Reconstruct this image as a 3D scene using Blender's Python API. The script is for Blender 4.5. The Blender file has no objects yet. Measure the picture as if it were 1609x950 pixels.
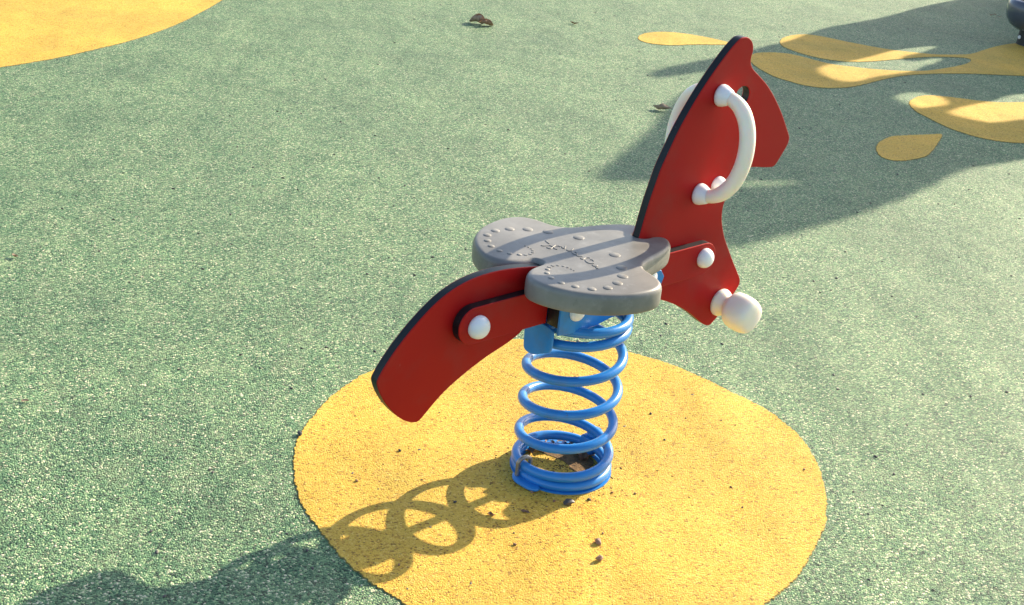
import bpy, bmesh, math, random
from math import sin, cos, pi, radians
from mathutils import Vector, Matrix, noise
S = bpy.context.scene
COL = S.collection
# ------------------------------------------------------------------ camera
cam_data = bpy.data.cameras.new("camera")
cam = bpy.data.objects.new("camera", cam_data)
COL.objects.link(cam)
cam_data.sensor_fit = 'HORIZONTAL'
cam_data.sensor_width = 36.0
cam_data.lens = 1950.0 / 1609.0 * 36.0
cam_data.clip_start = 0.05
cam_data.clip_end = 800.0
PITCH, ROLL = radians(24.17357), radians(6.08282)
fw = Vector((0, cos(PITCH), -sin(PITCH)))
r0 = Vector((1, 0, 0)); u0 = r0.cross(fw)
rt = r0 * cos(ROLL) + u0 * sin(ROLL)
up = -r0 * sin(ROLL) + u0 * cos(ROLL)
m = Matrix((rt, up, -fw)).transposed().to_4x4()
m.translation = Vector((-0.12928, -2.10696, 1.28976))
cam.matrix_world = m
S.camera = cam
# ------------------------------------------------------------------ light
SUN_AZ, SUN_EL = radians(44.6), radians(27.0)
sun_dir = Vector((cos(SUN_AZ) * cos(SUN_EL), sin(SUN_AZ) * cos(SUN_EL), sin(SUN_EL)))
sd = bpy.data.lights.new("sun", 'SUN')
sd.energy = 4.8
sd.angle = radians(0.5)
sd.color = (1.0, 0.87, 0.66)
sun = bpy.data.objects.new("sun", sd)
sun.rotation_euler = sun_dir.to_track_quat('Z', 'Y').to_euler()
sun.location = sun_dir * 20
COL.objects.link(sun)
W = bpy.data.worlds.new("World"); S.world = W
W.use_nodes = True
wn = W.node_tree
sky = wn.nodes.new('ShaderNodeTexSky')
sky.sky_type = 'NISHITA'
sky.sun_disc = False
sky.sun_elevation = SUN_EL
sky.sun_rotation = pi / 2 - SUN_AZ
sky.air_density = 1.0
sky.dust_density = 1.6
sky.ozone_density = 1.0
bg = wn.nodes['Background']
bg.inputs['Strength'].default_value = 0.13
wn.links.new(sky.outputs[0], bg.inputs['Color'])
S.view_settings.view_transform = 'Standard'
S.view_settings.look = 'None'
S.view_settings.exposure = 1.0
S.view_settings.gamma = 1.0
S.view_settings.use_curve_mapping = False
S.render.engine = 'CYCLES'

# ------------------------------------------------------------------ traced shapes (metres)
CIRCLE=[(-0.141,0.539),(-0.092,0.560),(-0.005,0.574),(0.087,0.574),(0.166,0.547),(0.239,0.518),(0.316,0.466),(0.389,0.396),(0.452,0.341),(0.485,0.290),(0.519,0.219),(0.533,0.117),(0.531,0.037),(0.522,-0.038),(0.508,-0.099),(0.487,-0.151),(0.454,-0.224),(0.416,-0.293),(0.363,-0.362),(0.301,-0.422),(0.232,-0.474),(0.126,-0.522),(0.024,-0.541),(-0.077,-0.539),(-0.180,-0.513),(-0.256,-0.470),(-0.275,-0.452),(-0.327,-0.414),(-0.370,-0.368),(-0.417,-0.304),(-0.470,-0.226),(-0.501,-0.136),(-0.517,-0.059),(-0.522,0.001),(-0.515,0.054),(-0.496,0.161),(-0.460,0.255),(-0.417,0.325),(-0.352,0.400),(-0.271,0.469),(-0.200,0.513)]
CORNER=[(-2.600,1.968),(-2.359,2.146),(-2.127,2.402),(-2.073,2.491),(-1.995,2.619),(-1.914,2.812),(-1.844,2.980),(-1.789,3.188),(-1.745,3.425),(-1.722,3.701),(-1.705,3.980),(-1.712,4.327),(-1.772,4.828),(-1.899,5.442),(-2.154,6.083),(-2.614,6.693),(-3.537,6.801),(-4.173,5.827),(-4.256,4.323),(-3.649,2.898),(-3.041,2.146)]
DROP_A=[(0.354,4.144),(0.383,4.270),(0.459,4.360),(0.553,4.400),(0.643,4.390),(0.732,4.361),(0.816,4.306),(0.856,4.281),(0.816,4.224),(0.732,4.190),(0.621,4.136),(0.528,4.068),(0.440,4.053),(0.380,4.077)]
DROP_B=[(1.126,4.470),(1.165,4.582),(1.243,4.684),(1.322,4.733),(1.402,4.715),(1.510,4.641),(1.611,4.593),(1.721,4.547),(1.840,4.543),(1.972,4.545),(2.087,4.599),(2.196,4.658),(2.302,4.809),(2.443,4.990),(2.566,5.110),(2.654,5.177),(2.875,5.372),(3.125,5.532),(3.281,5.345),(3.167,4.887),(2.866,4.489),(2.600,4.317),(2.340,4.238),(2.214,4.202),(2.058,4.162),(1.896,4.094),(1.767,4.025),(1.654,3.948),(1.547,3.843),(1.436,3.708),(1.341,3.596),(1.248,3.527),(1.165,3.492),(1.081,3.508),(1.023,3.566),(0.976,3.602),(0.918,3.742),(0.893,3.869),(0.896,3.983),(0.929,4.072),(0.971,4.124),(1.066,4.171),(1.156,4.161),(1.237,4.083),(1.318,4.019),(1.411,4.017),(1.503,4.011),(1.599,4.028),(1.699,4.053),(1.807,4.109),(1.881,4.175),(1.970,4.256),(2.068,4.361),(2.121,4.437),(2.150,4.505),(2.142,4.544),(2.080,4.537),(1.991,4.505),(1.916,4.470),(1.838,4.416),(1.718,4.324),(1.598,4.229),(1.487,4.156),(1.384,4.117),(1.293,4.129),(1.207,4.185),(1.138,4.283),(1.112,4.365)]
DROP_D=[(1.527,3.346),(1.556,3.437),(1.623,3.540),(1.695,3.585),(1.800,3.587),(1.909,3.572),(2.017,3.583),(2.141,3.644),(2.332,3.751),(2.414,3.648),(2.306,3.287),(2.075,2.963),(1.889,2.890),(1.792,2.877),(1.706,2.904),(1.647,2.963),(1.602,3.030),(1.567,3.133),(1.533,3.224)]
DROP_E=[(1.207,2.580),(1.238,2.666),(1.303,2.769),(1.375,2.815),(1.480,2.865),(1.542,2.899),(1.553,2.900),(1.540,2.856),(1.474,2.701),(1.405,2.552),(1.336,2.480),(1.250,2.423),(1.207,2.447),(1.197,2.502)]
SHAPE=[(2.820,0.000),(2.820,0.450),(2.800,0.518),(2.718,0.870),(2.591,1.184),(2.547,1.410),(2.525,1.568),(2.456,1.689),(2.364,1.855),(2.355,1.931),(2.301,2.061),(2.256,2.286),(2.227,2.422),(2.186,2.514),(2.108,2.533),(2.093,2.466),(2.100,2.394),(2.110,2.342),(2.009,2.414),(1.901,2.524),(1.870,2.595),(1.740,2.713),(1.582,2.839),(1.445,2.977),(1.332,3.096),(1.249,3.186),(1.201,3.172),(1.147,3.123),(1.068,3.053),(1.006,3.010),(0.921,3.051),(0.845,3.108),(0.675,3.209),(0.591,3.236),(0.576,3.151),(0.571,3.044),(0.566,2.932),(0.576,2.841),(0.587,2.745),(0.613,2.642),(0.654,2.517),(0.665,2.434),(0.614,2.307),(0.580,2.000),(0.580,0.000)]  # outline of the unseen caster board, projected back from the ground shadow
HOLES=[[(1.911,2.062),(1.950,1.985),(1.943,1.892),(1.961,1.792),(1.997,1.676),(2.012,1.571),(1.997,1.448),(1.973,1.410),(1.932,1.514),(1.909,1.581),(1.904,1.660),(1.854,1.705),(1.803,1.679),(1.813,1.587),(1.786,1.548),(1.741,1.630),(1.732,1.702),(1.680,1.791),(1.684,1.900),(1.695,1.966),(1.669,2.051),(1.688,2.099),(1.732,2.112),(1.812,2.101)],[(1.447,2.050),(1.444,2.004),(1.413,1.972),(1.350,1.968),(1.281,1.986),(1.239,2.014),(1.226,2.058),(1.245,2.090),(1.250,2.134),(1.278,2.142),(1.340,2.122),(1.375,2.117),(1.419,2.120)],[(1.155,2.104),(1.177,2.036),(1.175,1.954),(1.173,1.869),(1.196,1.792),(1.191,1.741),(1.146,1.614),(0.892,1.877),(0.939,1.989),(0.950,2.038),(0.973,2.090),(1.048,2.103),(1.113,2.109)],[(1.005,2.972),(0.951,2.918),(0.886,2.849),(0.862,2.866),(0.918,2.940),(0.970,2.994)]]  # gaps cut in the caster board to leave the lit patches
CRUMBS=[(-0.318,-0.006),(-0.340,-0.148),(-0.079,-0.279),(-0.082,-0.243),(-0.063,-0.170),(-0.273,-0.373),(-0.195,-0.166),(0.270,0.251),(0.377,0.244),(0.217,0.148),(0.499,0.088),(0.337,-0.010),(0.351,-0.079),(0.145,-0.072),(0.157,0.263),(0.055,-0.109),(0.079,-0.215),(0.100,-0.076),(0.144,-0.070),(0.376,-0.384),(-0.384,-0.129),(-0.256,0.161),(-0.054,-0.104),(-0.011,-0.128),(0.194,0.253),(0.348,0.258)]
SPECKS=[(-1.486,3.136),(-1.152,2.981),(-0.959,2.227),(-0.984,2.133),(-0.678,2.088),(-1.392,1.073),(-1.237,1.034),(-0.890,0.948),(0.950,0.951),(1.065,0.553),(0.892,0.458),(0.666,0.177),(0.637,-0.014),(0.700,-0.112),(0.554,-0.267),(0.583,0.212),(1.396,1.744),(0.547,1.095),(-0.048,4.558),(1.343,5.509),(-0.030,3.616),(-0.132,3.441),(-0.284,3.309),(0.153,4.702),(0.278,3.467),(0.298,2.667),(0.207,2.882),(0.290,2.609),(0.175,3.278),(-0.011,1.265)]
NEST=[(0.025,0.115),(-0.027,0.094),(0.005,0.121),(-0.046,0.067),(0.057,0.051),(0.070,0.073),(0.041,0.077),(-0.076,0.053)]
STROKES=[[(-0.073,0.051),(-0.071,0.047),(-0.065,0.045),(-0.059,0.043),(-0.058,0.036),(-0.061,0.027),(-0.059,0.022)],[(-0.049,0.065),(-0.052,0.057),(-0.053,0.050)],[(-0.070,0.039),(-0.070,0.034),(-0.067,0.031),(-0.056,0.036),(-0.048,0.039)],[(-0.049,0.035),(-0.046,0.034),(-0.045,0.029)],[(-0.041,0.031),(-0.045,0.024),(-0.044,0.019),(-0.034,0.027)],[(-0.045,0.013),(-0.045,0.007),(-0.037,0.007),(-0.030,0.012)],[(-0.041,0.003),(-0.046,-0.004),(-0.047,-0.012),(-0.040,-0.010),(-0.038,-0.004),(-0.039,-0.002)],[(-0.045,-0.014),(-0.048,-0.020),(-0.041,-0.025)],[(-0.049,-0.028),(-0.050,-0.034),(-0.039,-0.032),(-0.033,-0.036)],[(-0.048,-0.039),(-0.052,-0.046),(-0.052,-0.054),(-0.045,-0.058)],[(-0.039,-0.042),(-0.036,-0.045),(-0.038,-0.050)],[(-0.052,-0.061),(-0.054,-0.066),(-0.050,-0.069),(-0.046,-0.067)],[(-0.054,-0.071),(-0.056,-0.077),(-0.053,-0.077)]]
HEAD_P=[(0.1238,0.4682),(0.1295,0.5002),(0.1378,0.5393),(0.1491,0.5768),(0.1572,0.6038),(0.1710,0.6315),(0.1873,0.6663),(0.2085,0.7004),(0.2341,0.7372),(0.2646,0.7739),(0.2960,0.8071),(0.3166,0.8250),(0.3280,0.8315),(0.3376,0.8326),(0.3506,0.8314),(0.3652,0.8215),(0.3720,0.8061),(0.3685,0.7914),(0.3700,0.7795),(0.3821,0.7668),(0.4082,0.7507),(0.4353,0.7327),(0.4683,0.7033),(0.5017,0.6676),(0.5262,0.6357),(0.5428,0.6143),(0.5436,0.6088),(0.5434,0.5985),(0.5289,0.5781),(0.5154,0.5595),(0.5103,0.5554),(0.5017,0.5538),(0.4780,0.5566),(0.4424,0.5631),(0.4148,0.5644),(0.3879,0.5456),(0.3701,0.5230),(0.3656,0.5062),(0.3622,0.4812),(0.3688,0.4542),(0.3843,0.4230),(0.4037,0.3950),(0.4298,0.3587),(0.4552,0.3261),(0.4641,0.3141),(0.4671,0.3032),(0.4638,0.2944),(0.4478,0.2750),(0.4245,0.2522),(0.4123,0.2384),(0.3960,0.2259),(0.3887,0.2222),(0.3802,0.2235),(0.3655,0.2307),(0.3462,0.2447),(0.3152,0.2679),(0.2796,0.2898),(0.2453,0.3077),(0.2180,0.3191),(0.1900,0.3300),(0.1500,0.3500),(0.1200,0.3700),(0.1100,0.4000),(0.1140,0.4400)]
TAIL_P=[(-0.1158,0.4585),(-0.1300,0.4616),(-0.1553,0.4661),(-0.1938,0.4715),(-0.2302,0.4737),(-0.2656,0.4727),(-0.2957,0.4681),(-0.3250,0.4596),(-0.3533,0.4460),(-0.3808,0.4267),(-0.4077,0.4039),(-0.4342,0.3777),(-0.4565,0.3505),(-0.4682,0.3315),(-0.4700,0.3265),(-0.4694,0.3207),(-0.4635,0.3041),(-0.4497,0.2794),(-0.4294,0.2542),(-0.4115,0.2373),(-0.3937,0.2269),(-0.3807,0.2235),(-0.3757,0.2251),(-0.3704,0.2285),(-0.3522,0.2449),(-0.3279,0.2654),(-0.2984,0.2825),(-0.2645,0.2990),(-0.2291,0.3133),(-0.1931,0.3239),(-0.1660,0.3350),(-0.1508,0.3460),(-0.1439,0.3495),(-0.1294,0.3501),(-0.1020,0.3520),(-0.0950,0.3800),(-0.1000,0.4300),(-0.1080,0.4520)]
ZS=[0.0135,0.0335,0.0959,0.1685,0.2396,0.3109,0.3389]
BOWL_LOC=(2.665,5.11,-0.012)
# ------------------------------------------------------------------ materials
def mat(name):
    M = bpy.data.materials.new(name); M.use_nodes = True
    nt = M.node_tree
    return M, nt, nt.nodes['Principled BSDF']
def N(nt, t, **kw):
    n = nt.nodes.new(t)
    for k, v in kw.items():
        if k in n.inputs: n.inputs[k].default_value = v
        else: setattr(n, k, v)
    return n
def ramp(nt, stops, interp='LINEAR'):
    n = nt.nodes.new('ShaderNodeValToRGB'); cr = n.color_ramp
    cr.interpolation = interp
    while len(cr.elements) < len(stops): cr.elements.new(0.5)
    for e, (p, c) in zip(cr.elements, stops):
        e.position = p; e.color = (*c, 1)
    return n
def rubber(name, stops, scale, tint, rough=0.8, bump=1.0, wave=0.6, spec=0.5, dist=0.0013):
    """bonded rubber granules: one colour per granule, granule bump, slow undulation"""
    M, nt, P = mat(name); L = nt.links
    tc = N(nt, 'ShaderNodeTexCoord')
    # jitter the coordinates a little so granules are irregular
    nz = N(nt, 'ShaderNodeTexNoise', Scale=scale * 0.5, Detail=2.0)
    L.new(tc.outputs['Object'], nz.inputs['Vector'])
    mx = N(nt, 'ShaderNodeVectorMath', operation='MULTIPLY_ADD')
    L.new(nz.outputs['Color'], mx.inputs[0]); mx.inputs[1].default_value = (1.5 / scale,) * 3
    L.new(tc.outputs['Object'], mx.inputs[2])
    v = N(nt, 'ShaderNodeTexVoronoi', Scale=scale); v.feature = 'F1'
    L.new(mx.outputs[0], v.inputs['Vector'])
    sep = N(nt, 'ShaderNodeSeparateColor'); L.new(v.outputs['Color'], sep.inputs[0])
    cr = ramp(nt, stops, 'CONSTANT'); L.new(sep.outputs[0], cr.inputs[0])
    # slow colour drift (mixing of the batch, dust)
    n2 = N(nt, 'ShaderNodeTexNoise', Scale=2.2, Detail=5.0, Roughness=0.6)
    L.new(tc.outputs['Object'], n2.inputs['Vector'])
    r2 = ramp(nt, [(0.30, (0.72, 0.78, 0.76)), (0.70, (1.16, 1.12, 1.08))])
    L.new(n2.outputs[0], r2.inputs[0])
    m1 = N(nt, 'ShaderNodeMix', data_type='RGBA', blend_type='MULTIPLY'); m1.inputs[0].default_value = 1.0
    L.new(cr.outputs[0], m1.inputs[6]); L.new(r2.outputs[0], m1.inputs[7])
    # fine light dust
    n3 = N(nt, 'ShaderNodeTexNoise', Scale=14.0, Detail=6.0, Roughness=0.7)
    L.new(tc.outputs['Object'], n3.inputs['Vector'])
    r3 = ramp(nt, [(0.45, (0, 0, 0)), (0.8, (0.35, 0.35, 0.35))]); L.new(n3.outputs[0], r3.inputs[0])
    m2 = N(nt, 'ShaderNodeMix', data_type='RGBA', blend_type='MIX')
    L.new(r3.outputs[0], m2.inputs[0]); L.new(m1.outputs[2], m2.inputs[6]); m2.inputs[7].default_value = (*tint, 1)
    L.new(m2.outputs[2], P.inputs['Base Color'])
    P.inputs['Roughness'].default_value = rough
    P.inputs['Specular IOR Level'].default_value = spec
    # bump: granules + pits + undulation
    v2 = N(nt, 'ShaderNodeTexVoronoi', Scale=scale); v2.feature = 'F1'
    L.new(mx.outputs[0], v2.inputs['Vector'])
    h = N(nt, 'ShaderNodeMath', operation='MULTIPLY_ADD'); L.new(v2.outputs['Distance'], h.inputs[0])
    h.inputs[1].default_value = -0.9
    hs = N(nt, 'ShaderNodeMath', operation='MULTIPLY'); L.new(sep.outputs[1], hs.inputs[0]); hs.inputs[1].default_value = 0.9
    L.new(hs.outputs[0], h.inputs[2])
    b = N(nt, 'ShaderNodeBump', Strength=bump, Distance=dist)
    L.new(h.outputs[0], b.inputs['Height'])
    n4 = N(nt, 'ShaderNodeTexNoise', Scale=2.6, Detail=2.0, Roughness=0.45)
    mp = N(nt, 'ShaderNodeMapping'); mp.inputs['Rotation'].default_value = (0, 0, radians(-38)); mp.inputs['Scale'].default_value = (1.5, 0.75, 1)
    geo = N(nt, 'ShaderNodeNewGeometry')
    L.new(geo.outputs['Position'], mp.inputs[0]); L.new(mp.outputs[0], n4.inputs['Vector'])
    b2 = N(nt, 'ShaderNodeBump', Strength=1.0, Distance=0.052 * wave)
    L.new(n4.outputs[0], b2.inputs['Height']); L.new(b.outputs[0], b2.inputs['Normal'])
    L.new(b2.outputs[0], P.inputs['Normal'])
    return M
GREEN = rubber('green_rubber_granules', [
    (0.00, (0.016, 0.050, 0.024)), (0.16, (0.050, 0.142, 0.066)), (0.38, (0.114, 0.252, 0.114)),
    (0.65, (0.205, 0.360, 0.164)), (0.83, (0.36, 0.51, 0.245)), (0.92, (0.60, 0.64, 0.39)),
    (0.970, (0.90, 0.82, 0.57))], 290.0, (0.41, 0.46, 0.25), rough=0.66, bump=1.7, dist=0.0019)
YELLOW = rubber('yellow_rubber_granules', [
    (0.00, (0.30, 0.14, 0.014)), (0.06, (0.54, 0.28, 0.026)), (0.20, (0.69, 0.418, 0.047)),
    (0.66, (0.76, 0.492, 0.068)), (0.93, (0.82, 0.55, 0.12))], 290.0, (0.76, 0.48, 0.10), rough=0.80, bump=1.0, wave=0.5, dist=0.0015)

def simple(name, col, rough=0.4, spec=0.5, metal=0.0, sss=0.0, sssr=(1, .8, .5), nscale=0, nstr=0.1, ndist=0.001, var=None, vscale=8.0, coat=0.0, rvar=0.0):
    M, nt, P = mat(name); L = nt.links
    P.inputs['Base Color'].default_value = (*col, 1)
    P.inputs['Roughness'].default_value = rough
    P.inputs['Specular IOR Level'].default_value = spec
    P.inputs['Metallic'].default_value = metal
    P.inputs['Coat Weight'].default_value = coat
    if sss:
        P.inputs['Subsurface Weight'].default_value = sss
        P.inputs['Subsurface Radius'].default_value = sssr
        P.inputs['Subsurface Scale'].default_value = 0.012
    tc = N(nt, 'ShaderNodeTexCoord')
    if var:
        n = N(nt, 'ShaderNodeTexNoise', Scale=vscale, Detail=6.0, Roughness=0.62)
        L.new(tc.outputs['Object'], n.inputs['Vector'])
        r = ramp(nt, [(0.32, col), (0.68, var)]); L.new(n.outputs[0], r.inputs[0])
        L.new(r.outputs[0], P.inputs['Base Color'])
    if rvar:
        n = N(nt, 'ShaderNodeTexNoise', Scale=22.0, Detail=5.0, Roughness=0.7)
        L.new(tc.outputs['Object'], n.inputs['Vector'])
        mr = N(nt, 'ShaderNodeMapRange'); mr.inputs[3].default_value = rough - rvar; mr.inputs[4].default_value = rough + rvar
        L.new(n.outputs[0], mr.inputs[0]); L.new(mr.outputs[0], P.inputs['Roughness'])
    if nscale:
        n = N(nt, 'ShaderNodeTexNoise', Scale=nscale, Detail=3.0)
        L.new(tc.outputs['Object'], n.inputs['Vector'])
        b = N(nt, 'ShaderNodeBump', Strength=nstr, Distance=ndist)
        L.new(n.outputs[0], b.inputs['Height']); L.new(b.outputs[0], P.inputs['Normal'])
    return M
def wear(M, chip, lo, hi, scale, rough=0.7, stretch=(1, 1, 1)):
    nt = M.node_tree; L = nt.links; P = nt.nodes['Principled BSDF']
    bc = P.inputs['Base Color']; src = bc.links[0].from_socket if bc.links else None
    tc = N(nt, 'ShaderNodeTexCoord'); mp = N(nt, 'ShaderNodeMapping'); mp.inputs['Scale'].default_value = stretch
    n = N(nt, 'ShaderNodeTexNoise', Scale=scale, Detail=8.0, Roughness=0.68)
    L.new(tc.outputs['Object'], mp.inputs[0]); L.new(mp.outputs[0], n.inputs['Vector'])
    r = ramp(nt, [(lo, (0, 0, 0)), (hi, (1, 1, 1))]); L.new(n.outputs[0], r.inputs[0])
    m = N(nt, 'ShaderNodeMix', data_type='RGBA', blend_type='MIX'); L.new(r.outputs[0], m.inputs[0])
    if src: L.new(src, m.inputs[6])
    else: m.inputs[6].default_value = bc.default_value
    m.inputs[7].default_value = (*chip, 1); L.new(m.outputs[2], P.inputs['Base Color'])
RED = simple('red_laminate', (0.38, 0.008, 0.009), rough=0.42, spec=0.16, nscale=900, nstr=0.25, ndist=0.0004, var=(0.41, 0.009, 0.009), vscale=5, rvar=0.07)
BLACK = simple('black_laminate_core', (0.005, 0.007, 0.009), rough=0.42, spec=0.3, nscale=400, nstr=0.3, ndist=0.0005, var=(0.014, 0.017, 0.020), vscale=30)
GREY = simple('grey_moulded_rubber', (0.166, 0.158, 0.142), rough=0.43, nscale=500, nstr=0.3, ndist=0.0005, var=(0.265, 0.250, 0.225), vscale=9, rvar=0.08)
BLUE = simple('blue_powder_coat', (0.018, 0.205, 0.60), rough=0.30, nscale=260, nstr=0.25, ndist=0.0004, var=(0.028, 0.25, 0.66), vscale=18, coat=0.15, rvar=0.05)
WHITE = simple('white_plastic_cap', (0.88, 0.87, 0.88), rough=0.32, sss=0.25, sssr=(1, 0.9, 0.7), nscale=120, nstr=0.08)
NYLON = simple('cream_translucent_nylon', (0.92, 0.88, 0.79), rough=0.36, sss=0.6, sssr=(1.0, 0.62, 0.25), var=(0.90, 0.84, 0.70), vscale=14, nscale=90, nstr=0.12)
STEEL = simple('galvanised_steel', (0.42, 0.41, 0.39), rough=0.42, metal=0.85, nscale=200, nstr=0.3, ndist=0.0005, var=(0.24, 0.22, 0.19), vscale=60)
DARKPL = simple('navy_grey_plastic', (0.075, 0.08, 0.105), rough=0.25, coat=0.4, nscale=40, nstr=0.1, var=(0.095, 0.10, 0.13), vscale=9)
DARKSTEEL = simple('black_steel', (0.02, 0.02, 0.022), rough=0.5, nscale=80, nstr=0.2)
WOOD = simple('shadow_caster_wood', (0.20, 0.12, 0.06), rough=0.7, nscale=30, nstr=0.4, var=(0.28, 0.18, 0.09), vscale=6)
LEAF = simple('dry_brown_leaf', (0.20, 0.080, 0.040), rough=0.7, nscale=90, nstr=0.6, var=(0.36, 0.22, 0.12), vscale=60)
LEAFP = simple('pale_dry_leaf', (0.50, 0.36, 0.24), rough=0.7, nscale=90, nstr=0.6, var=(0.16, 0.085, 0.05), vscale=45)
STONE = simple('dark_pebble', (0.045, 0.042, 0.045), rough=0.55, nscale=150, nstr=0.5, var=(0.09, 0.08, 0.075), vscale=90)
CHIP = simple('weathered_wood_chip', (0.20, 0.11, 0.07), rough=0.75, nscale=150, nstr=0.5, var=(0.40, 0.26, 0.19), vscale=120)
SOIL = simple('dark_soil', (0.09, 0.050, 0.022), rough=0.9, nscale=200, nstr=1.0, ndist=0.003, var=(0.26, 0.15, 0.06), vscale=80)

JOINT = simple('grubby_joint', (0.10, 0.11, 0.045), rough=0.9, var=(0.42, 0.28, 0.06), vscale=160)
wear(BLUE, (0.10, 0.085, 0.07), 0.66, 0.70, 55)
wear(BLUE, (0.06, 0.16, 0.36), 0.52, 0.80, 16)
wear(RED, (0.44, 0.10, 0.085), 0.69, 0.74, 60, stretch=(1, 1, .25))
wear(RED, (0.30, 0.035, 0.03), 0.50, 0.85, 7)
wear(GREY, (0.34, 0.33, 0.31), 0.55, 0.85, 30)
wear(GREY, (0.10, 0.095, 0.085), 0.62, 0.80, 17)
wear(NYLON, (0.55, 0.46, 0.34), 0.66, 0.80, 45)
wear(WHITE, (0.62, 0.58, 0.52), 0.66, 0.80, 50)
wear(BLACK, (0.09, 0.09, 0.09), 0.62, 0.75, 90)
# ------------------------------------------------------------------ mesh helpers
def link(name, bm, mats, parent=None, smooth=True, auto=None):
    bmesh.ops.remove_doubles(bm, verts=bm.verts, dist=1e-6)
    bmesh.ops.recalc_face_normals(bm, faces=bm.faces)
    me = bpy.data.meshes.new(name); bm.to_mesh(me); bm.free()
    o = bpy.data.objects.new(name, me); COL.objects.link(o)
    for mm in (mats if isinstance(mats, (list, tuple)) else [mats]): me.materials.append(mm)
    if smooth:
        me.polygons.foreach_set('use_smooth', [True] * len(me.polygons))
        if auto: me.set_sharp_from_angle(angle=radians(auto))
    if parent: o.parent = parent
    return o
def tag(o, label, cat, group=None, kind=None):
    if label: o['label'] = label
    if cat: o['category'] = cat
    if group: o['group'] = group
    if kind: o['kind'] = kind
    return o
def chaikin(P, n=2, closed=True):
    for _ in range(n):
        Q = []
        for i in range(len(P)):
            a, b = P[i], P[(i + 1) % len(P)]
            Q += [tuple(x * .75 + y * .25 for x, y in zip(a, b)), tuple(x * .25 + y * .75 for x, y in zip(a, b))]
        P = Q
    return P
def area(P): return 0.5 * sum(P[i][0] * P[(i + 1) % len(P)][1] - P[(i + 1) % len(P)][0] * P[i][1] for i in range(len(P)))
def ccw(P): return P if area(P) > 0 else P[::-1]
def inset(P, d):
    n = len(P); out = []
    for i in range(n):
        a, b, c = Vector(P[i - 1]), Vector(P[i]), Vector(P[(i + 1) % n])
        e1, e2 = (b - a), (c - b)
        if e1.length < 1e-9: e1 = e2
        if e2.length < 1e-9: e2 = e1
        t = (e1.normalized() + e2.normalized())
        t = t.normalized() if t.length > 1e-6 else e1.normalized()
        out.append((b.x - t.y * d, b.y + t.x * d))
    return out
def resample(P, step):
    out = []
    n = len(P); L = [math.dist(P[i], P[(i + 1) % n]) for i in range(n)]; T = sum(L)
    k = max(8, int(T / step)); i = 0; acc = 0
    for j in range(k):
        s = T * j / k
        while acc + L[i] < s: acc += L[i]; i += 1
        f = (s - acc) / max(L[i], 1e-9); a, b = P[i], P[(i + 1) % n]
        out.append((a[0] * (1 - f) + b[0] * f, a[1] * (1 - f) + b[1] * f))
    return out
def loft(bm, rings, closed=True, mi=None):
    """rings: list of lists of 3D points of equal count"""
    V = [[bm.verts.new(p) for p in r] for r in rings]
    n = len(rings[0])
    for k in range(len(V) - 1):
        for i in range(n if closed else n - 1):
            f = bm.faces.new((V[k][i], V[k][(i + 1) % n], V[k + 1][(i + 1) % n], V[k + 1][i]))
            if mi: f.material_index = mi[k]
    return V
def cap(bm, loops, mi=0):
    es = []
    for lp in loops:
        for i in range(len(lp)):
            e = bm.edges.get((lp[i], lp[(i + 1) % len(lp)])) or bm.edges.new((lp[i], lp[(i + 1) % len(lp)]))
            es.append(e)
    r = bmesh.ops.triangle_fill(bm, edges=es, use_beauty=True)
    for g in r['geom']:
        if isinstance(g, bmesh.types.BMFace): g.material_index = mi
def panel(name, outline, yc, t, parent, holes=(), bev=0.0016, mats=(None, None)):
    """upright board in the x/z plane: red faces with rounded rims, black core edge"""
    bm = bmesh.new()
    prof = [(t / 2, bev), (t / 2 - bev * .3, bev * .3), (t / 2 - bev, 0.0), (t / 2 - bev * 1.5, 0.0),
            (-t / 2 + bev * 1.5, 0.0), (-t / 2 + bev, 0.0), (-t / 2 + bev * .3, bev * .3), (-t / 2, bev)]
    mi = [0, 0, 0, 1, 0, 0, 0]
    mi = [0, 0, 1, 1, 1, 0, 0]
    top, bot = [], []
    for k, P in enumerate([ccw(outline)] + [ccw(h)[::-1] for h in holes]):
        V = loft(bm, [[(a, yc + y, b) for a, b in (inset(P, d) if d else P)] for y, d in prof], mi=mi)
        top.append(V[0]); bot.append(V[-1])
    cap(bm, top); cap(bm, bot)
    o = link(name, bm, mats if mats[0] else [RED, BLACK], parent, auto=40)
    for p in o.data.polygons:          # big faces stay dead flat
        if abs(p.normal.y) > .9999: p.use_smooth = False
    return o
def tube(bm, pts, rad, seg=16, caps=True, mi=0):
    pts = [Vector(p) for p in pts]; n = len(pts)
    T = [(pts[min(i + 1, n - 1)] - pts[max(i - 1, 0)]).normalized() for i in range(n)]
    u = T[0].orthogonal().normalized(); rings = []
    for i in range(n):
        u = (u - T[i] * u.dot(T[i])).normalized(); w = T[i].cross(u)
        r = rad[i] if hasattr(rad, '__len__') else rad
        rings.append([pts[i] + (u * cos(2 * pi * k / seg) + w * sin(2 * pi * k / seg)) * r for k in range(seg)])
    V = loft(bm, rings)
    if caps:
        bm.faces.new(V[0][::-1]); bm.faces.new(V[-1])
    return V
def lathe(bm, prof, origin, axis, seg=32, sx=1.0):
    """prof: list of (radius, distance along axis); radius 0 closes"""
    o = Vector(origin); a = Vector(axis).normalized()
    u = Vector((0, 0, 1)) if abs(a.z) < .9 else Vector((1, 0, 0))
    u = (u - a * u.dot(a)).normalized(); w = a.cross(u)
    R = [[o + a * h + (u * cos(2 * pi * k / seg) + w * sin(2 * pi * k / seg) * sx) * max(r, 1e-5) for k in range(seg)] for r, h in prof]
    V = loft(bm, R)
    bm.faces.new(V[0][::-1]); bm.faces.new(V[-1])
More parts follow.
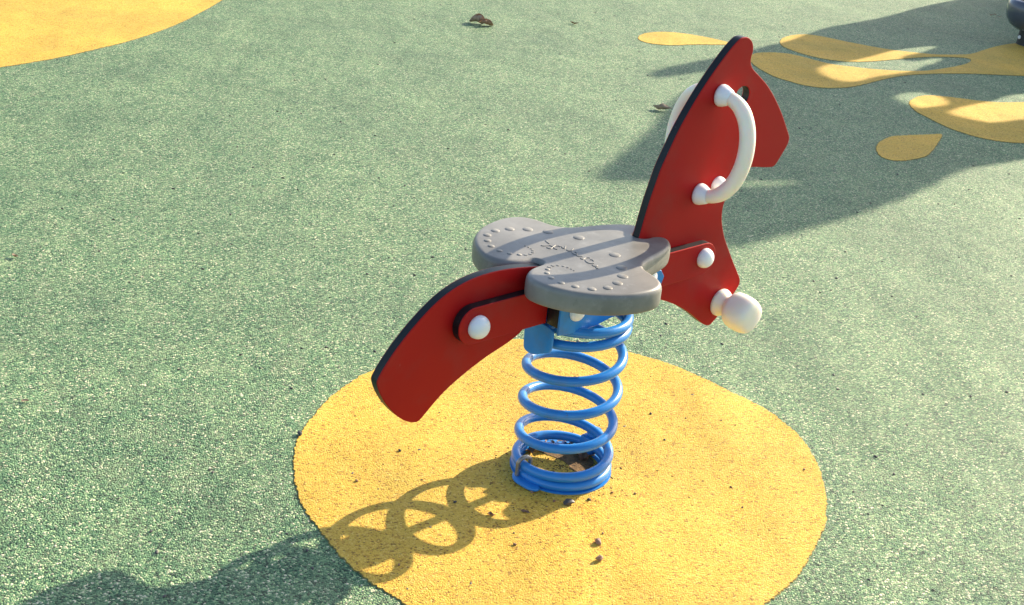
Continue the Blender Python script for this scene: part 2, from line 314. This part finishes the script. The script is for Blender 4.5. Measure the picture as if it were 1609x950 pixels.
def box(bm, x0, x1, y0, y1, z0, z1, bev=0.0015, mi=0):
    r = bmesh.ops.create_cube(bm, size=1.0)
    for v in r['verts']:
        v.co = Vector(((x0 + x1) / 2 + v.co.x * (x1 - x0), (y0 + y1) / 2 + v.co.y * (y1 - y0), (z0 + z1) / 2 + v.co.z * (z1 - z0)))
    if bev:
        es = list({e for v in r['verts'] for e in v.link_edges})
        bmesh.ops.bevel(bm, geom=es, offset=bev, segments=2, affect='EDGES', profile=0.5)
def plate(bm, P, fn, t):
    """flat plate from 2D outline P; fn(a, b, h) -> 3D; h runs 0..t"""
    P = ccw(P); e = min(t * .3, .0012)
    V = loft(bm, [[fn(a, b, h) for a, b in (inset(P, d) if d else P)] for h, d in ((0, e), (e, 0), (t - e, 0), (t, e))])
    cap(bm, [V[0]]); cap(bm, [V[-1]])

# ------------------------------------------------------------------ ground
bm = bmesh.new()
bmesh.ops.create_grid(bm, x_segments=2, y_segments=2, size=300)
g = link('ground', bm, GREEN, smooth=False); tag(g, None, None, kind='structure')
random.seed(5)
def marking(name, P, label, seed):
    P = ccw(P); P = chaikin(P, 3); P = resample(P, 0.0042)
    rnd = random.Random(seed)
    Q = inset(P, 0.0)
    n = len(P); J = []
    for i, p in enumerate(P):
        d = rnd.uniform(-1, 1) * 0.0021 + noise.noise(Vector((p[0] * 40, p[1] * 40, seed))) * 0.002
        a, c = Vector(P[i - 1]), Vector(P[(i + 1) % n]); t = (c - a).normalized()
        J.append((p[0] - t.y * d, p[1] + t.x * d))
    bm = bmesh.new()
    V = loft(bm, [[(x, y, 0.0004) for x, y in inset(J, -0.0017)], [(x, y, 0.0022) for x, y in J]], mi=[1])
    cap(bm, [V[-1]])
    o = link(name, bm, [YELLOW, JOINT], smooth=False)
    o['kind'] = 'structure'
    return o
marking('yellow_surfacing_circle', CIRCLE, '', 1)
marking('yellow_surfacing_field', CORNER, '', 2)
marking('yellow_surfacing_drop', DROP_A, '', 3)
marking('yellow_surfacing_splash', DROP_B, '', 4)
marking('yellow_surfacing_drop', DROP_D, '', 5)
marking('yellow_surfacing_drop', DROP_E, '', 6)

# ------------------------------------------------------------------ spring rider (local frame: x forward, y left, z up)
PHI = radians(43.7)
rider = bpy.data.objects.new('spring_rider', None); COL.objects.link(rider)
rider.rotation_euler = (0, 0, PHI)
tag(rider, 'red horse spring rider with grey seat and blue spring in the yellow circle', 'spring rider')

# spring
ks = [5, 4, 3, 2, 1, 0, -1]
def zt(t):
    t = max(-1.0, min(5.0, t))
    i = min(int(5 - t), 5); k0 = ks[i]; f = k0 - t
    z0, z1 = ZS[i], ZS[i + 1]
    s0 = (ZS[i + 1] - ZS[i - 1]) / 2 if i > 0 else (ZS[1] - ZS[0]) * .8
    s1 = (ZS[i + 2] - ZS[i]) / 2 if i < 5 else (ZS[6] - ZS[5]) * .8
    return (2 * f**3 - 3 * f**2 + 1) * z0 + (f**3 - 2 * f**2 + f) * s0 + (-2 * f**3 + 3 * f**2) * z1 + (f**3 - f**2) * s1
pts = []
n = 460; t0, t1 = 5.35, -1.32
for i in range(n + 1):
    t = t0 + (t1 - t0) * i / n
    a = -t * 2 * pi - pi / 2 - PHI
    z = zt(t) - (0.0 if t < 5 else (t - 5) * 0.008)
    pts.append((0.09 * cos(a), 0.09 * sin(a), z))
bm = bmesh.new(); tube(bm, pts, 0.0095, 18)
link('coil_spring', bm, BLUE, rider)

# base fixing
bm = bmesh.new()
ring = [(0.1005 * cos(a), 0.1005 * sin(a)) for a in [2 * pi * k / 64 for k in range(64)]]
hole = [(0.080 * cos(a), 0.080 * sin(a)) for a in [2 * pi * k / 64 for k in range(64)]][::-1]
VV = []
for P in (ring, hole):
    V = loft(bm, [[(x, y, z) for x, y in P] for z in (-0.002, 0.0055)]); VV.append(V)
cap(bm, [VV[0][-1], VV[1][-1]])
link('base_plate', bm, BLUE, rider, auto=40)
def ubolt(a, name='spring_clamp', r=0.0042, mt=STEEL, z0=0.0, hgt=None):
    c = Vector((cos(a), sin(a), 0)); P = []
    zc = hgt or 0.0345
    for k in range(5): P.append(c * 0.0755 + Vector((0, 0, z0 + (zc - z0) * k / 4)))
    for k in range(1, 12):
        b = pi * k / 12
        P.append(c * (0.09 - 0.0145 * cos(b)) + Vector((0, 0, zc + 0.0125 * sin(b))))
    for k in range(5): P.append(c * 0.1045 + Vector((0, 0, zc - (zc - z0) * k / 4)))
    bm = bmesh.new(); tube(bm, P, r, 12); return link(name, bm, mt, rider)
ubolt(radians(172), z0=0.004)
# rear left foot of the plate where the clamp is bolted
bm = bmesh.new()
fp = [(-.117, -.012), (-.114, -.034), (-.103, -.046), (-.09, -.04), (-.085, 0.0), (-.098, .03), (-.110, .022), (-.118, 0.006)]
plate(bm, chaikin(fp, 2), lambda a, b, h: Vector((a, b, 0.004 + h)), 0.006)
link('plate_foot', bm, BLUE, rider)
# coil stop block at the front of the base, with a round bolt head
bm = bmesh.new()
box(bm, 0.074, 0.112, -0.006, 0.026, 0.003, 0.040, 0.004)
lathe(bm, [(0.0, 0.0), (.0155, 0.0), (.0155, .009), (.013, .012), (0.0, .012)], (0.098, 0.010, 0.0395), (0, 0, 1), 20)
link('coil_stop', bm, BLUE, rider, auto=40)

# carriage (blue steel head between the boards)
bm = bmesh.new()
pl = [(-.118, .345), (-.118, .420), (-.05, .4285), (.10, .4285), (.138, .420), (.149, .405), (.143, .388), (.12, .376), (.05, .356), (-.02, .343), (-.07, .340)]
for s in (-1, 1):
    plate(bm, pl, lambda a, b, h: Vector((a, s * (0.0575 + h), b)), 0.005)
box(bm, -.10, .10, -.058, .058, .347, .353, .001)
link('carriage', bm, BLUE, rider, auto=40)
# crossing strap over the top coil
bm = bmesh.new()
box(bm, .02, .10, -.012, .012, .325, .347, .002)
link('coil_strap', bm, BLUE, rider, auto=40)
# rear clamp hugging the top coil
bm = bmesh.new()
cl = [(.033, .350), (.036, .342), (.036, .335), (-.040, .352), (-.041, .330), (-.041, .305), (-.038, .299), (-.028, .294), (-.015, .2835), (.0, .275), (.019, .272), (.028, .277), (.030, .30), (.031, .33)]
cl = [(.034, .350), (-.041, .350), (-.042, .325), (-.041, .303), (-.036, .298), (-.026, .2935), (-.014, .287), (.0, .280), (.020, .2785), (.028, .283), (.030, .294), (.032, .32)]
cl = chaikin(cl, 2)
plate(bm, cl, lambda a, b, h: Vector((-.106 - h - 0.004 * (1 - ((a + .003) / .034) ** 2), a, b)), 0.005)
box(bm, -.108, -.06, -.034, .030, .3435, .3495, .0015)
link('coil_clamp', bm, BLUE, rider, auto=40)
# black spacers
for s in (-1, 1):
    for x0, x1 in ((-.1175, -.088), (.105, .135)):
        bm = bmesh.new(); y0, y1 = sorted((s * .0292, s * .057)); box(bm, x0, x1, y0, y1, .357, .427, .002)
        link('spacer', bm, BLACK, rider, auto=40)

# boards
T = 0.0185
HEAD = chaikin(HEAD_P, 2)
eye = [(0.3625 + .0215 * cos(a), 0.7172 + .0195 * sin(a)) for a in [2 * pi * k / 40 for k in range(40)]]
hp = panel('head_panel', HEAD, 0, T, rider, holes=[eye]); hp['label'] = 'red horse head board with black edge and round eye hole'
tp = panel('tail_panel', chaikin(TAIL_P, 2), 0, T, rider); tp['label'] = 'curved red tail board with black edge'
def stadium(x0, x1, xr, zc, h, n=14):
    """strip from x0 (square end) to x1 (round end)"""
    s = 1 if x1 > x0 else -1; r = h
    P = [(x0, zc + h), (x0, zc - h)]
    for k in range(n + 1):
        a = -pi / 2 + pi * k / n
        P.append((x1 - s * r + s * r * cos(a), zc + r * sin(a)))
    return P
for s in (-1, 1):
    yc = s * (T / 2 + 0.0095 + 0.0004)
    panel('side_bracket', stadium(-.1175, -.321, 0, .3915, .0345), yc, 0.019, rider)
    panel('side_bracket', stadium(.095, .340, 0, .3960, .0345), yc, 0.019, rider)
YB = T / 2 + 0.0194
def cap_at(x, y, z, s, r=0.0205, h=0.019, name='bolt_cap', m=WHITE):
    bm = bmesh.new()
    pr = [(0, -.001), (r * .97, -.001), (r, .002)] + [(r * cos(a) ** .8, .002 + (h - .002) * sin(a)) for a in [pi / 2 * k / 10 for k in range(1, 10)]] + [(0, h)]
    lathe(bm, pr, (x, y, z), (0, s, 0), 32)
    return link(name, bm, m, rider)
for s in (-1, 1):
    cap_at(-.2805, s * YB, .3895, s, 0.0212, .020)
    cap_at(.303, s * YB, .4005, s)
    cap_at(-.078, s * .0622, .384, s, .0175, .012)
    cap_at(.104, s * .0622, .4125, s, .0175, .013)
    cap_at(.331, s * T / 2, .542, s, .0185, .018)
# handles
for s in (-1, 1):
    bm = bmesh.new(); P = []
    zc, hz = (.7265 + .533) / 2, .0968
    nseg = 48
    for i in range(nseg + 1):
        a = pi * i / nseg
        z = zc + cos(a) * hz; b = sin(a) ** .80 if 0 < i < nseg else 0
        x = .277 + (z - .533) / (.7265 - .533) * .017 + .010 * b
        P.append((x, s * (.013 + .076 * b), z))
    P = [(P[0][0], s * .010, P[0][2])] + P[1:-1] + [(P[-1][0], s * .010, P[-1][2])]
    R_ = []
    for i in range(len(P)):
        e = min(i, len(P) - 1 - i) / 10.0
        R_.append(.0125 + .0028 * min(1, e) if e > 0 else .0125)
    V = tube(bm, P, R_, 20)
    h = link('handle', bm, NYLON, rider)
    for x, z in ((.294, .7265), (.277, .533)):
        bm = bmesh.new()
        lathe(bm, [(0, -.0005), (.0205, -.0005), (.0215, .003), (.0205, .009), (.0175, .016), (.0148, .022), (.0120, .026), (0, .026)], (x, s * T / 2, z), (0.1, s, 0), 32)
        link('handle_flange', bm, WHITE, h)
# foot pegs
for s in (-1, 1):
    bm = bmesh.new()
    prof = [(0, -.0005), (.0285, -.0005), (.0302, .003), (.0290, .009), (.0250, .015), (.0215, .020), (.0208, .024), (.0240, .028), (.0315, .033),
            (.0365, .038), (.0385, .045), (.0392, .056), (.0388, .068), (.0372, .078), (.0335, .0855), (.026, .0895), (.016, .0910), (0, .0915)]
    prof = chaikin([(r, h) for r, h in prof], 1)
    prof = prof[:-2]
    lathe(bm, prof, (.407, s * T / 2, .273), (0, s, 0), 40)
    for v in bm.verts:      # hand-sized moulded lump: slightly squarish, fuller underneath
        d = abs(v.co.y) - T / 2
        if d > .03:
            k = min(1, (d - .03) / .02); c = v.co - Vector((.407, v.co.y, .273))
            a = math.atan2(c.z, c.x); c *= 1 + k * (.035 * cos(4 * a) - .05 * sin(a))
            v.co = Vector((.407, v.co.y, .273)) + c
    f = link('foot_peg', bm, NYLON, rider)

# seat
half = [(.124, .0), (.126, .0115), (.140, .0135), (.156, .0135), (.168, .0165), (.1765, .027), (.173, .043), (.158, .060), (.138, .071), (.112, .080), (.085, .087), (.062, .0925),
        (.043, .099), (.029, .108), (.021, .123), (.018, .145), (.012, .166), (.0, .183), (-.018, .1925), (-.042, .195), (-.075, .190), (-.108, .178),
        (-.138, .160), (-.163, .136), (-.182, .107), (-.193, .077), (-.195, .053), (-.186, .034), (-.170, .021), (-.152, .0145), (-.134, .0125), (-.1225, .011), (-.121, .0)]
full = half + [(x, -y) for x, y in half[-2:0:-1]]
full = ccw(chaikin(full, 2))
full = resample(full, .0035)
def smooth_poly(P, n):
    for _ in range(n):
        P = [((P[i - 1][0] + 2 * P[i][0] + P[(i + 1) % len(P)][0]) / 4, (P[i - 1][1] + 2 * P[i][1] + P[(i + 1) % len(P)][1]) / 4) for i in range(len(P))]
    return P
full = smooth_poly(full, 2)
ZT, ZB = .4685, .4295
def crown(x, y): # slight saddle: seat dips toward the middle, front nose dips
    return -0.0015 * math.exp(-((x + .03) ** 2 + y * y) / .006)
bm = bmesh.new(); rings = []
for d, z in ((.003, ZB), (.0010, ZB + .0008), (.0, ZB + .003), (-.0008, ZB + .012), (-.0003, ZT - .0105), (.0004, ZT - .0070), (.0018, ZT - .0038), (.0038, ZT - .0016), (.0062, ZT - .0004), (.0090, ZT)):
    P = full
    if d > .006:   # keep deep insets free of self crossings
        P = inset(full, .005); P = smooth_poly(P, 3); P = inset(P, d - .005); P = smooth_poly(P, 2)
    elif d: P = inset(full, d)
    rings.append([(x, y, z) for x, y in P])
V = loft(bm, rings); cap(bm, [V[0]]); cap(bm, [V[-1]])
def stud(x, y, r):
    lathe(bm, [(0, -.001), (r, -.001), (r * .98, .0006), (r * .9, .0012), (0, .0013)], (x, y, ZT - .0002), (0, 0, 1), 20)
studs = [(.019, .047, .0108), (-.014, .096, .0103), (-.040, .124, .0098), (-.070, .141, .0092), (-.100, .147, .0084), (-.128, .137, .0076),
         (-.146, .115, .0068), (-.157, .092, .0062), (-.158, .068, .0056), (-.150, .049, .0050), (-.138, .037, .0044), (-.128, .031, .0038), (-.118, .0295, .0033),
         (-.109, .033, .0029), (-.103, .040, .0026), (-.100, .048, .0023), (-.099, .056, .0020), (-.100, .064, .0018)]
for x, y, r in studs:
    for s in (-1, 1): stud(x, s * y, r)
seat = link('seat', bm, GREY, rider, auto=60)
bm = bmesh.new()
for st in STROKES:
    P = []
    st = [(a, b) for a, b in st]
    for i in range(len(st) - 1):     # catmull-rom through the stroke
        p0, p1, p2, p3 = st[max(i - 1, 0)], st[i], st[i + 1], st[min(i + 2, len(st) - 1)]
        for k in range(6):
            u = k / 6
            P.append(tuple(.5 * ((2 * b) + (-a + c) * u + (2 * a - 5 * b + 4 * c - d) * u * u + (-a + 3 * b - 3 * c + d) * u ** 3) for a, b, c, d in zip(p0, p1, p2, p3)))
    P.append(st[-1])
    tube(bm, [(x, y, ZT + .0001) for x, y in P], .00115, 8)
link('embossed_lettering', bm, GREY, seat)

# ------------------------------------------------------------------ second toy at the frame's corner: a spinning bowl
bowl = bpy.data.objects.new('spinner_bowl', None); COL.objects.link(bowl); bowl.location = BOWL_LOC
tag(bowl, 'dark grey round play bowl on a short black post at the top right corner', 'play equipment')
bm = bmesh.new()
pr = [(0, .086), (.05, .087), (.10, .098), (.140, .122), (.166, .158), (.176, .20), (.174, .235), (.164, .256), (.150, .266), (.146, .262), (.128, .260), (.10, .250), (.05, .243), (0, .242)]
lathe(bm, pr, (0, 0, 0), (0, 0, 1), 64)
link('bowl', bm, DARKPL, bowl)
bm = bmesh.new(); lathe(bm, [(0, 0), (.092, 0), (.094, .004), (.090, .008), (.078, .010), (.075, .03), (.075, .10), (0, .10)], (0, 0, 0), (0, 0, 1), 40)
link('post', bm, DARKSTEEL, bowl, auto=40)
for k in range(4):
    a = radians(190 + 90 * k)
    bm = bmesh.new(); lathe(bm, [(0, 0), (.011, 0), (.011, .006), (.008, .010), (0, .011)], (.072 * cos(a), .072 * sin(a), .055), (cos(a), sin(a), 0), 16)
    link('bolt', bm, WHITE, bowl)

# ------------------------------------------------------------------ unseen tower board, added and cut to shape the shadow over the drops
A2 = Vector((cos(SUN_AZ), sin(SUN_AZ), 0)); L2 = Vector((-sin(SUN_AZ), cos(SUN_AZ), 0))
tower = bpy.data.objects.new('tower_shadow_caster', None); COL.objects.link(tower)
tower.location = A2 * 7.6 + L2 * 1.6
tag(tower, 'unseen board and posts added to cast a play structure shadow on the yellow drops', 'shadow caster')
def tw(l, a, h): return (L2 * (l - 1.6)) + A2 * a + Vector((0, 0, h))
bm = bmesh.new()
VV = []
for k, P in enumerate([ccw(chaikin(SHAPE, 1))] + [ccw(chaikin(h, 1))[::-1] for h in HOLES]):
    VV.append(loft(bm, [[tw(l, y, h) for l, h in P] for y in (0.0, .03)]))
cap(bm, [v[0] for v in VV]); cap(bm, [v[-1] for v in VV])
link('shadow_outline_board', bm, WOOD, tower, smooth=False)
for l, h in ((.68, 2.35), (2.2, 1.45)):  # posts added behind the unseen board, inside its shadow
    bm = bmesh.new(); P = [tw(l, .09, 0), tw(l, .09, h)]
    tube(bm, P, .05, 16); link('post', bm, WOOD, tower, auto=40)

# ------------------------------------------------------------------ litter
def leaf(name, loc, L, Wd, curl, rot, seed, mt, label, cat='leaf', group=None, lift=0.0):
    rnd = random.Random(seed); bm = bmesh.new()
    nu, nv = 15, 7; G = []
    for i in range(nu):
        u = i / (nu - 1); row = []
        for j in range(nv):
            v = (j / (nv - 1) - .5) * 2
            w = Wd * sin(pi * min(.98, max(.02, u)) ** .8) * (1 + .35 * noise.noise(Vector((u * 7, seed, 3 * (v > 0)))))
            th = v * curl
            rr = w / max(curl, .3)
            x = (u - .5) * L * (1 - .1 * abs(v)); y = rr * sin(th); z = rr * (1 - cos(th)) + .15 * L * (u - .5) ** 2 * 2
            q = 3.2 / L; nn = noise.noise_vector(Vector((x * q + seed, y * q, z * q))) * L * .16
            p = Vector((x, y, z)) + nn
            row.append(p)
        G.append(row)
    zm = min(p.z for r in G for p in r)
    V = [[bm.verts.new(p - Vector((0, 0, zm))) for p in r] for r in G]
    for i in range(nu - 1):
        for j in range(nv - 1): bm.faces.new((V[i][j], V[i + 1][j], V[i + 1][j + 1], V[i][j + 1]))
    bmesh.ops.solidify(bm, geom=bm.faces[:], thickness=L * .012)
    o = link(name, bm, mt); o.location = (loc[0], loc[1], .0022 + lift); o.rotation_euler = (rnd.uniform(-.1, .1), rnd.uniform(-.1, .1), rot)
    tag(o, label, cat, group); return o
def stone(name, loc, r, seed, mt, label, cat='pebble', group=None, flat=.6, zz=.0022):
    bm = bmesh.new(); bmesh.ops.create_icosphere(bm, subdivisions=2, radius=1)
    for v in bm.verts:
        d = 1 + .45 * noise.noise(v.co * 1.3 + Vector((seed * 3.1, 0, 0)))
        v.co = Vector((v.co.x * 1.25, v.co.y * .85, v.co.z * flat)) * d * r
    zm = min(v.co.z for v in bm.verts)
    for v in bm.verts: v.co.z -= zm
    o = link(name, bm, mt, smooth=True, auto=30); o.location = (loc[0], loc[1], zz - .0005); o.rotation_euler = (0, 0, seed * 1.7)
    tag(o, label, cat, group); return o
leaf('dried_leaf', (-.433, 4.09), .120, .055, 2.6, -.35, 11, LEAFP, 'large curled brown dead leaf on the green rubber near the top edge')
leaf('dried_leaf', (-.400, 4.06), .09, .045, 2.2, .5, 12, LEAF, 'small dark dead leaf tucked against the large curled leaf near the top edge')
leaf('dried_leaf', (.037, 4.33), .045, .012, 1.6, .1, 13, LEAF, 'tiny dark leaf scrap on the green rubber right of the large curled leaf')
leaf('dried_leaf', (.395, 2.80), .085, .026, 3.0, -.10, 14, LEAFP, 'narrow curled leaf beside the horse neck board')
leaf('dried_leaf', (-1.074, .031), .016, .006, 1.2, .3, 15, LEAFP, 'pale leaf scrap on the green rubber at the left edge')
leaf('dried_leaf', (-1.375, .715), .030, .008, 1.4, -.7, 16, LEAFP, 'pale crumpled leaf scrap by the left edge halfway up')
leaf('twig', (2.74, 5.99), .09, .006, 2.5, 0.05, 17, LEAF, 'thin dark twig in the shadow beside the grey bowl', 'twig')
stone('pebble', (.016, -.13), .0085, 2, STONE, 'dark oval pebble just in front of the blue spring base')
stone('wood_chip', (.070, -.247), .0058, 3, CHIP, 'upper brown chip of the pair below the pebble', 'wood chip', flat=.9)
stone('wood_chip', (.071, -.298), .0058, 4, CHIP, 'lower brown chip of the pair below the pebble', 'wood chip', flat=.9)
stone('bark_piece', (-.521, .017), .0052, 5, STONE, 'dark bark piece on the left rim of the yellow circle', 'bark', flat=.7)
leaf('dried_leaf', (-.125, -.194), .020, .006, 1.4, .2, 18, LEAF, 'dark leaf scrap in the shadow loop left of the spring base')
leaf('dried_leaf', (-.063, -.172), .020, .005, 1.2, -.2, 19, LEAF, 'flat brown leaf scrap in the shadow just left of the spring base')
for i, p in enumerate(CRUMBS):
    r = random.Random(i).uniform(.0014, .0030)
    stone('crumb', p, r, 20 + i, (STONE, CHIP, LEAF)[i % 3], 'tiny brown crumb lying on the yellow rubber circle', 'crumb', 'tiny crumbs scattered on the yellow circle', flat=.8)
nl = ['farthest', 'far left', 'far right']
lab = ['brown leaf inside the spring base at its back', 'brown leaf inside the spring base at its back left', 'reddish leaf inside the spring base against the back coil',
       'pale leaf scrap inside the spring base at its left', 'brown leaf inside the spring base at its right', 'brown leaf inside the spring base nearest its right coil',
       'dark leaf inside the spring base right of its middle', 'pale leaf crumb inside the spring base by the galvanised clamp']
bm = bmesh.new()
sp = chaikin([(.025, -.02), (.06, .0), (.07, .03), (.055, .055), (.01, .07), (-.035, .068), (-.05, .05), (-.02, .035), (.01, .02)], 2)
sp = inset(ccw(resample(sp, .004)), 0)
sp = [(x + .004 * noise.noise(Vector((x * 200, y * 200, 1))), y + .004 * noise.noise(Vector((x * 200, y * 200, 7)))) for x, y in sp]
SV = loft(bm, [[(x, y, .001) for x, y in sp], [(x, y, .0032) for x, y in inset(sp, .001)]]); cap(bm, [SV[-1]])
so = link('soil_patch', bm, SOIL, smooth=False); so['kind'] = 'stuff'; so['label'] = 'dark soil and leaf mould inside the spring base'
for i, p in enumerate(NEST):
    rr = random.Random(40 + i)
    leaf('dried_leaf', (p[0] * .82, p[1] * .82), rr.uniform(.030, .046), rr.uniform(.010, .016), rr.uniform(.8, 1.8), rr.uniform(0, 6), 50 + i, (LEAF, LEAF, LEAFP)[i % 3], lab[i], group='dead leaves caught inside the spring base')
# uncountable grit: dark specks on the green rubber, soil and crumbs round the spring foot
def grit(name, P, mt, smin, smax, seed, z=.001):
    rnd = random.Random(seed); bm = bmesh.new()
    for x, y in P:
        r = rnd.uniform(smin, smax); mtx = Matrix.Translation((x, y, z)) @ Matrix.Rotation(rnd.uniform(0, 6), 4, 'Z') @ Matrix.Diagonal((1.4, .8, .6, 1))
        n0 = len(bm.verts)
        bmesh.ops.create_icosphere(bm, subdivisions=1, radius=r, matrix=mtx)
    for v in bm.verts: v.co += noise.noise_vector(v.co * 900) * smin * .3
    o = link(name, bm, mt, smooth=False); o['kind'] = 'stuff'
    o['label'] = name.replace('_', ' ') + ' scattered over the rubber'
    return o
rnd = random.Random(99)
P = list(SPECKS)
for _ in range(420):
    y = rnd.uniform(-.7, 5.5); x = rnd.uniform(-.9 - y * .42, .9 + y * .42); P.append((x, y))
grit('dark_specks', P, STONE, .0015, .0042, 1)
P = []
for _ in range(260):
    a = rnd.uniform(0, 2 * pi); d = rnd.gauss(.118, .02)
    if rnd.random() < .5: d = rnd.uniform(0, .08)
    P.append((d * cos(a), d * sin(a)))
for _ in range(90):
    a = rnd.uniform(0, 2 * pi); d = .55 * rnd.random() ** .6
    P.append((d * cos(a), d * sin(a)))
grit('soil_crumbs', P, SOIL, .0006, .0019, 2, .0026)
